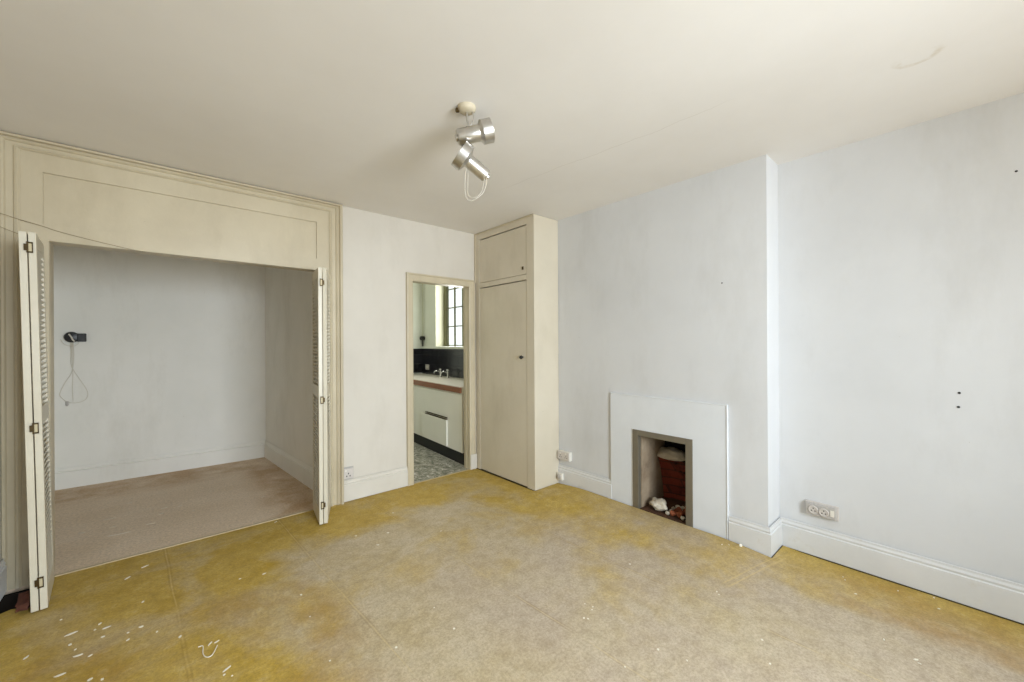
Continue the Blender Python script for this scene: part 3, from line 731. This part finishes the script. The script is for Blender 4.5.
q = MB(); rq = random.Random(4)
r = bmesh.ops.create_cube(q.b, size=1); bmesh.ops.subdivide_edges(q.b, edges=q.b.edges[:], cuts=2, use_grid_fill=True)
for v in q.b.verts:
    v.co = Vector((v.co.x * 0.042, v.co.y * 0.10, v.co.z * 0.050 * (1.1 + v.co.y * 0.8))) + Vector((rq.uniform(-1, 1), rq.uniform(-1, 1), rq.uniform(-0.6, 0.6))) * 0.004
o = q.build('brick_fragment', M['maroon']); o.location = (-3.484, -0.350, 0.040); o.rotation_euler = (0, 0, 0.06)
o.location.z = 0.001 - min((Euler((0, 0, 0.06)).to_matrix() @ v.co).z for v in o.data.vertices)
tag(o, 'dull maroon brick fragment beside the floor hole behind the left folding door', 'brick')

# ------------------------------------------------------------------ kitchen
KD = Vector((-0.0601, -0.9982)); KN = Vector((0.9982, -0.0601)); KA = Vector((-0.315, 1.501))
# local frame: s toward the doorway, o deeper to the right, z up
KM = Matrix(((KD.x, KN.x, 0, KA.x), (KD.y, KN.y, 0, KA.y), (0, 0, 1, 0), (0, 0, 0, 1)))
def kbox(q, s0, s1, o0, o1, z0, z1): return q.box(s0, s1, o0, o1, z0, z1, KM)
DO, FS = 0.57, -0.93           # splashback plane; far wall position
m = MB(); ws, we = -0.46, 0.62; wz0, wz1 = 1.335, 2.42
kbox(m, -1.3, ws, DO, DO + 0.185, 0, H); kbox(m, we, 1.375, DO, DO + 0.185, 0, H); kbox(m, ws, we, DO, DO + 0.185, 0, wz0); kbox(m, ws, we, DO, DO + 0.185, wz1, H)
struct(m.build('wall_kitchen_window', M['kitchen_wall']), 'pale green-white kitchen wall with a deep window recess')
m = MB(); kbox(m, FS - 0.1, FS, -1.6, DO, 0, H); struct(m.build('wall_kitchen_far', M['kitchen_wall']), 'pale far wall of the kitchen')
m = MB(); m.box(-1.66, -1.56, WT, 2.6, 0, H); struct(m.build('wall_kitchen_left', M['kitchen_wall']))
m = MB(); m.box(-1.7, 1.4, WT, 3.3, H, H + 0.1); struct(m.build('ceiling_kitchen', M['ceiling']))
m = MB(); kbox(m, ws, ws + 0.006, DO + 0.002, DO + 0.155, wz0 + 0.004, wz1); struct(m.build('trim_9', M['kitchen_cream']), 'cream side of the kitchen window recess')
m = MB(); kbox(m, FS, 1.33, DO - 0.030, DO + 0.16, 1.300, 1.334); struct(m.build('trim_10', M['kitchen_wall'], bevel=0.004), 'pale ledge above the black kitchen tiles')
m = MB(); kbox(m, FS + 0.001, 1.33, DO - 0.010, DO - 0.001, 0.86, 1.299); kbox(m, FS + 0.001, FS + 0.010, -0.02, DO - 0.012, 0.90, 1.299)
struct(m.build('trim_11', M['tile']), 'black glazed tile splashback behind the worktop')
# steel window
m = MB(); yo = DO + 0.155; p0, p1 = -0.375, 0.60
kbox(m, ws + 0.006, p0, yo - 0.01, yo + 0.04, wz0, wz1); kbox(m, p1, we, yo, yo + 0.04, wz0, wz1)
for zz in (1.352, 1.645, 1.935, 2.225): kbox(m, p0, p1, yo, yo + 0.025, zz - 0.0075, zz + 0.0075)
k = 0
while p0 + k * 0.240 < p1 + 0.01:
    kbox(m, p0 + k * 0.240 - 0.0075, p0 + k * 0.240 + 0.0075, yo, yo + 0.025, wz0, wz1); k += 1
w = struct(m.build('window_1', M['steel_frame']), 'small-paned metal kitchen window')
m = MB(); kbox(m, p0, p1, yo + 0.010, yo + 0.014, wz0, wz1); m.build('pane', M['glass'], w)

# base unit and worktop
root = thing('kitchen_base_unit', 'pale kitchen base cupboard with one drop front under the worktop', 'kitchen cabinet', (KA.x, KA.y, 0))
KL = Matrix.Translation((-KA.x, -KA.y, 0)) @ KM
m = MB(); m.box(FS + 0.004, 1.325, 0.0, DO - 0.014, 0.135, 0.795, KL); m.build('body', M['unit'], root, bevel=0.002)
m = MB(); m.box(FS + 0.004, 1.325, 0.012, 0.05, 0.0, 0.135, KL); m.build('kick_board', M['kick'], root)
m = MB(); m.box(0.30, 0.985, -0.020, -0.001, 0.148, 0.462, KL); d = m.build('drop_front', M['unit'], root, bevel=0.002)
m = MB(); m.box(0.40, 0.985, -0.022, -0.003, 0.466, 0.474, KL); m.box(0.40, 0.985, -0.016, -0.003, 0.484, 0.494, KL); m.build('handle', M['brass'], d)
root = thing('kitchen_worktop', 'pale kitchen worktop with a red-brown timber front edge', 'worktop', (KA.x, KA.y, 0.8))
KL2 = Matrix.Translation((-KA.x, -KA.y, -0.8)) @ KM
m = MB(); m.box(FS + 0.012, 1.325, -0.004, DO - 0.012, 0.80, 0.888, KL2); m.build('slab', M['worktop'], root, bevel=0.002)
m = MB(); m.box(FS + 0.012, 1.325, -0.022, -0.004, 0.815, 0.880, KL2); m.build('front_edge', M['wood_edge'], root, bevel=0.002)
# taps on the worktop
def tap(name, s, o, label):
    base = KM @ Vector((s, o, 0.888)); t = thing(name, label, 'tap', base, (0, 0, math.atan2(KD.y, KD.x))); t.scale = (0.8, 0.8, 0.8)
    q = MB(); q.lathe([(0.026, 0), (0.024, 0.010), (0.014, 0.016), (0.013, 0.085), (0.018, 0.092), (0.018, 0.105)], Matrix(), 20); q.build('body', M['chrome'], t, smooth=True)
    q = MB(); q.tube([(0, 0, 0.075), (0, -0.04, 0.105), (0, -0.09, 0.112), (0, -0.125, 0.095), (0, -0.13, 0.07)], 0.0105, 12); q.build('spout', M['chrome'], t, smooth=True)
    q = MB(); q.lathe([(0.010, 0.105), (0.010, 0.118), (0.020, 0.122), (0.028, 0.135), (0.022, 0.148), (0.008, 0.152)], Matrix(), 16)
    q.box(-0.045, 0.045, -0.008, 0.008, 0.128, 0.142); q.build('handle', M['chrome'], t, smooth=True)
tap('kitchen_tap', -0.10, 0.47, 'left chrome tap on the kitchen worktop below the black tiles')
tap('kitchen_tap', 0.12, 0.47, 'right chrome tap on the kitchen worktop below the black tiles')
root = thing('wall_socket', 'small grey socket on the black kitchen tiles left of the taps', 'socket', KM @ Vector((-0.72, DO - 0.010, 1.00)), (0, 0, math.atan2(KD.y, KD.x)))
m = MB(); m.box(-0.060, 0.060, -0.014, -0.001, -0.042, 0.042); m.build('face_plate', M['grey_plastic'], root, bevel=0.003)
for x0 in (-0.03, 0.015):
    m = MB(); m.box(x0, x0 + 0.015, -0.018, -0.014, -0.01, 0.01); m.build('switch', M['white_plastic'], root)
root = thing('water_pipe', 'thin vertical pipe with a dark valve on the kitchen wall left of the window', 'pipe', KM @ Vector((-0.86, DO - 0.03, 1.336)))
q = MB(); q.lathe([(0.009, 0.13), (0.009, 1.20)], Matrix(), 12); q.build('pipe', M['kitchen_cream'], root, smooth=True)
q = MB(); q.lathe([(0.012, 0), (0.014, 0.05), (0.016, 0.10), (0.012, 0.135)], Matrix(), 14); q.lathe([(0.010, -0.045), (0.034, -0.038), (0.036, 0.0), (0.034, 0.038), (0.010, 0.045)], axis_mat((0, 0, 0.135), (-1, -0.3, 0)), 18)
q.build('valve', M['iron'], root, smooth=True)

# ------------------------------------------------------------------ paint flakes and thread on the floor
rf = random.Random(21)
def flake(x, y, ln, wd, rot, label, group, z=None, mat='flake'):
    q = MB(); n = 7; pts = []
    for k in range(n):
        a = 2 * PI * k / n; j = rf.uniform(0.65, 1.15)
        pts.append((ln * 0.31 * math.cos(a) * j, wd * 0.34 * math.sin(a) * j, 0))
    q.prism(pts, (0, 0, 0.0022))
    o = q.build('paint_flake', M[mat]); zz = floor_z(x, y) if z is None else z
    o.location = (x, y, zz + 0.0006); o.rotation_euler = (rf.uniform(-0.03, 0.03), rf.uniform(-0.03, 0.03), rot)
    tag(o, label, 'paint flake', group)
A1 = 'white paint flake lying on the ochre floor in front of the alcove'; G1 = 'paint flakes before the alcove'
FL1 = [(-3.268, -0.764, 0.075, 0.020), (-3.220, -0.984, 0.060, 0.022), (-3.392, -0.847, 0.050, 0.016), (-3.146, -0.818, 0.050, 0.020), (-3.172, -0.758, 0.030, 0.015), (-3.185, -0.802, 0.020, 0.012), (-3.150, -0.894, 0.030, 0.012), (-3.060, -0.999, 0.025, 0.015), (-3.018, -0.922, 0.030, 0.020), (-3.259, -0.864, 0.030, 0.020), (-3.019, -0.671, 0.030, 0.020), (-2.876, -1.137, 0.030, 0.018), (-2.958, -1.020, 0.020, 0.012), (-3.063, -0.936, 0.020, 0.012), (-3.029, -0.216, 0.070, 0.020), (-3.096, -0.311, 0.070, 0.020), (-2.281, -0.050, 0.050, 0.012), (-2.481, -0.802, 0.040, 0.015), (-3.324, -0.586, 0.015, 0.015), (-2.729, -1.511, 0.060, 0.014), (-3.262, -1.088, 0.060, 0.020), (-2.742, -1.540, 0.020, 0.012), (-2.718, -1.569, 0.015, 0.010), (-3.162, -1.203, 0.030, 0.020), (-3.124, -1.236, 0.020, 0.020), (-3.180, -1.020, 0.025, 0.015), (-2.772, -1.286, 0.050, 0.012), (-2.747, -1.292, 0.040, 0.012), (-2.597, -0.767, 0.020, 0.010), (-3.236, -0.924, 0.020, 0.010)]
for x, y, l, w in FL1: flake(x, y, l, w, rf.uniform(-0.1, 1.3), A1, G1)
A2 = 'tiny pale paint flake on the worn middle of the floor'; G2 = 'paint flakes mid floor'
FL2 = [(-1.896, -0.693, 0.030, 0.015), (-1.704, -0.803, 0.030, 0.020), (-1.829, -0.923, 0.035, 0.012), (-1.530, -0.502, 0.025, 0.015), (-2.365, -1.171, 0.025, 0.018), (-1.399, -1.034, 0.020, 0.012), (-2.138, -1.878, 0.018, 0.015), (-1.875, -1.950, 0.020, 0.015), (-2.376, -1.395, 0.012, 0.010), (-2.387, -1.757, 0.015, 0.012), (-1.870, -1.752, 0.015, 0.010), (-1.345, -2.318, 0.022, 0.014), (-1.335, -2.335, 0.018, 0.012), (-1.244, -2.296, 0.012, 0.010), (-1.266, -2.307, 0.012, 0.010), (-1.256, -2.253, 0.010, 0.010), (-0.745, -2.199, 0.022, 0.018), (-1.260, -2.669, 0.022, 0.016), (-1.453, -2.624, 0.015, 0.010), (-1.224, -2.783, 0.014, 0.010), (-0.845, -2.956, 0.020, 0.012), (-0.631, -2.672, 0.022, 0.012), (-0.650, -2.690, 0.015, 0.010), (-0.032, -1.540, 0.030, 0.012), (-0.129, -2.505, 0.030, 0.012), (-0.974, -3.025, 0.014, 0.012)]
for x, y, l, w in FL2: flake(x, y, l, w, rf.uniform(0, 3), A2, G2)
A3 = 'tiny white paint flake on the floor near the recess skirting'; G3 = 'paint flakes by the recess'
FL3 = [(-0.083, -3.180, 0.028, 0.014), (0.184, -3.462, 0.022, 0.012), (0.075, -3.484, 0.022, 0.014), (0.065, -3.101, 0.012, 0.010), (0.036, -3.115, 0.012, 0.010), (0.123, -3.328, 0.014, 0.010), (-0.095, -2.536, 0.022, 0.010), (-0.478, -3.434, 0.030, 0.012), (-0.496, -3.447, 0.025, 0.010), (-0.424, -3.327, 0.030, 0.010)]
for x, y, l, w in FL3: flake(x, y, l, w, rf.uniform(0, 3), A3, G3)
M['scrap'] = plain('dusty_pale_scrap', srgb(206, 196, 180), 0.8)
A4 = 'thin white scrap on the mauve alcove floor'; G4 = 'scraps on the alcove floor'
FL4 = [(-3.393, 0.701, 0.070, 0.020), (-3.180, 0.491, 0.220, 0.012), (-3.262, 0.896, 0.140, 0.010), (-2.933, 0.884, 0.080, 0.018), (-2.957, 0.748, 0.070, 0.018), (-2.836, 0.853, 0.060, 0.012), (-3.019, 0.563, 0.100, 0.010), (-3.164, 1.232, 0.060, 0.012), (-2.757, 0.647, 0.050, 0.012), (-2.488, 0.747, 0.050, 0.014), (-2.264, 0.608, 0.050, 0.012), (-2.319, 1.258, 0.040, 0.010), (-2.606, 1.111, 0.040, 0.010), (-3.230, 0.683, 0.060, 0.010)]
for x, y, l, w in FL4: flake(x, y, l, w, rf.uniform(-0.2, 0.6), A4, G4, 0.0, 'scrap')
q = MB(); q.tube([(-2.815, -1.280, 0.004), (-2.798, -1.287, 0.004), (-2.801, -1.339, 0.004), (-2.792, -1.377, 0.004), (-2.771, -1.380, 0.004), (-2.748, -1.325, 0.004)], 0.0020, 6)
tag(q.build('thread', M['flake'], smooth=True), 'curled white thread on the ochre floor at the near left', 'thread')
tag(lump('plaster_chunk', M['flake'], (-0.046, -2.590, 0.026), (0.007, 0.009, 0.014), 91), 'white plaster chunk against the skirting right of the fireplace', 'plaster chunk')

# ------------------------------------------------------------------ daylight
W = bpy.data.worlds.new('sky'); S.world = W; W.use_nodes = True
bg = W.node_tree.nodes['Background']; bg.inputs[0].default_value = (0.90, 0.96, 1.0, 1); bg.inputs[1].default_value = 3.0
def area(name, loc, rot, sx, sy, e, col, spread=180):
    l = bpy.data.lights.new(name, 'AREA'); l.shape = 'RECTANGLE'; l.size = sx; l.size_y = sy; l.energy = e; l.color = col; l.spread = math.radians(spread)
    o = bpy.data.objects.new(name, l); COL.objects.link(o); o.location = loc; o.rotation_euler = rot; return o
zc, hz = (WZ0 + WZ1) / 2, WZ1 - WZ0 - 0.12
SKYC, GROUNDC = (0.75, 0.865, 1.0), (1.0, 0.935, 0.85)
for (a, c), sky_w, ground_w in ((WIN[0], 0.5, 8), (WIN[1], 206, 62)):
    # sky light falls in and down through the glass, light off the ground outside comes in and up
    area('sky_light', ((a + c) / 2, YF - 0.09, zc), (math.radians(75), 0, 0), c - a - 0.1, hz, sky_w, SKYC, 120)
    area('ground_light', ((a + c) / 2, YF - 0.085, zc), (math.radians(112), 0, 0), c - a - 0.1, hz, ground_w, GROUNDC, 130)
p = KM @ Vector(((p0 + p1) / 2, yo - 0.02, (wz0 + wz1) / 2))
ko = area('daylight_kitchen_window', p, (0, 0, 0), p1 - p0, wz1 - wz0, 46, (1.0, 1.0, 0.93))
ko.rotation_euler = Vector((-KN.x, -KN.y, 0)).to_track_quat('-Z', 'Y').to_euler()

# ------------------------------------------------------------------ camera
f_px = 396.94; yaw = 0.7164; roll = -0.0054; hc = 1.38
rv = Vector((math.cos(yaw), -math.sin(yaw), 0)); fv = Vector((math.sin(yaw), math.cos(yaw), 0)); uv = Vector((0, 0, 1))
c, s = math.cos(roll), math.sin(roll)
r2 = c * rv + s * uv; u2 = -s * rv + c * uv
cam = bpy.data.cameras.new('camera'); cam.sensor_width = 36; cam.sensor_fit = 'HORIZONTAL'; cam.lens = f_px / 1024 * 36; cam.shift_y = 2.21 / 1024
cam.clip_start = 0.02
co = bpy.data.objects.new('camera', cam); COL.objects.link(co)
co.matrix_world = Matrix(((r2.x, u2.x, -fv.x, -2.1148 * hc), (r2.y, u2.y, -fv.y, -2.599 * hc), (r2.z, u2.z, -fv.z, hc), (0, 0, 0, 1)))
S.camera = co

vs_ = S.view_settings
S.display_settings.display_device = 'sRGB'
vs_.view_transform = 'Standard'; vs_.look = 'None'; vs_.gamma = 1; vs_.use_curve_mapping = False
vs_.exposure = -1.11
S.cycles.max_bounces = 14; S.cycles.diffuse_bounces = 10; S.cycles.transparent_max_bounces = 12
S.cycles.sample_clamp_indirect = 8
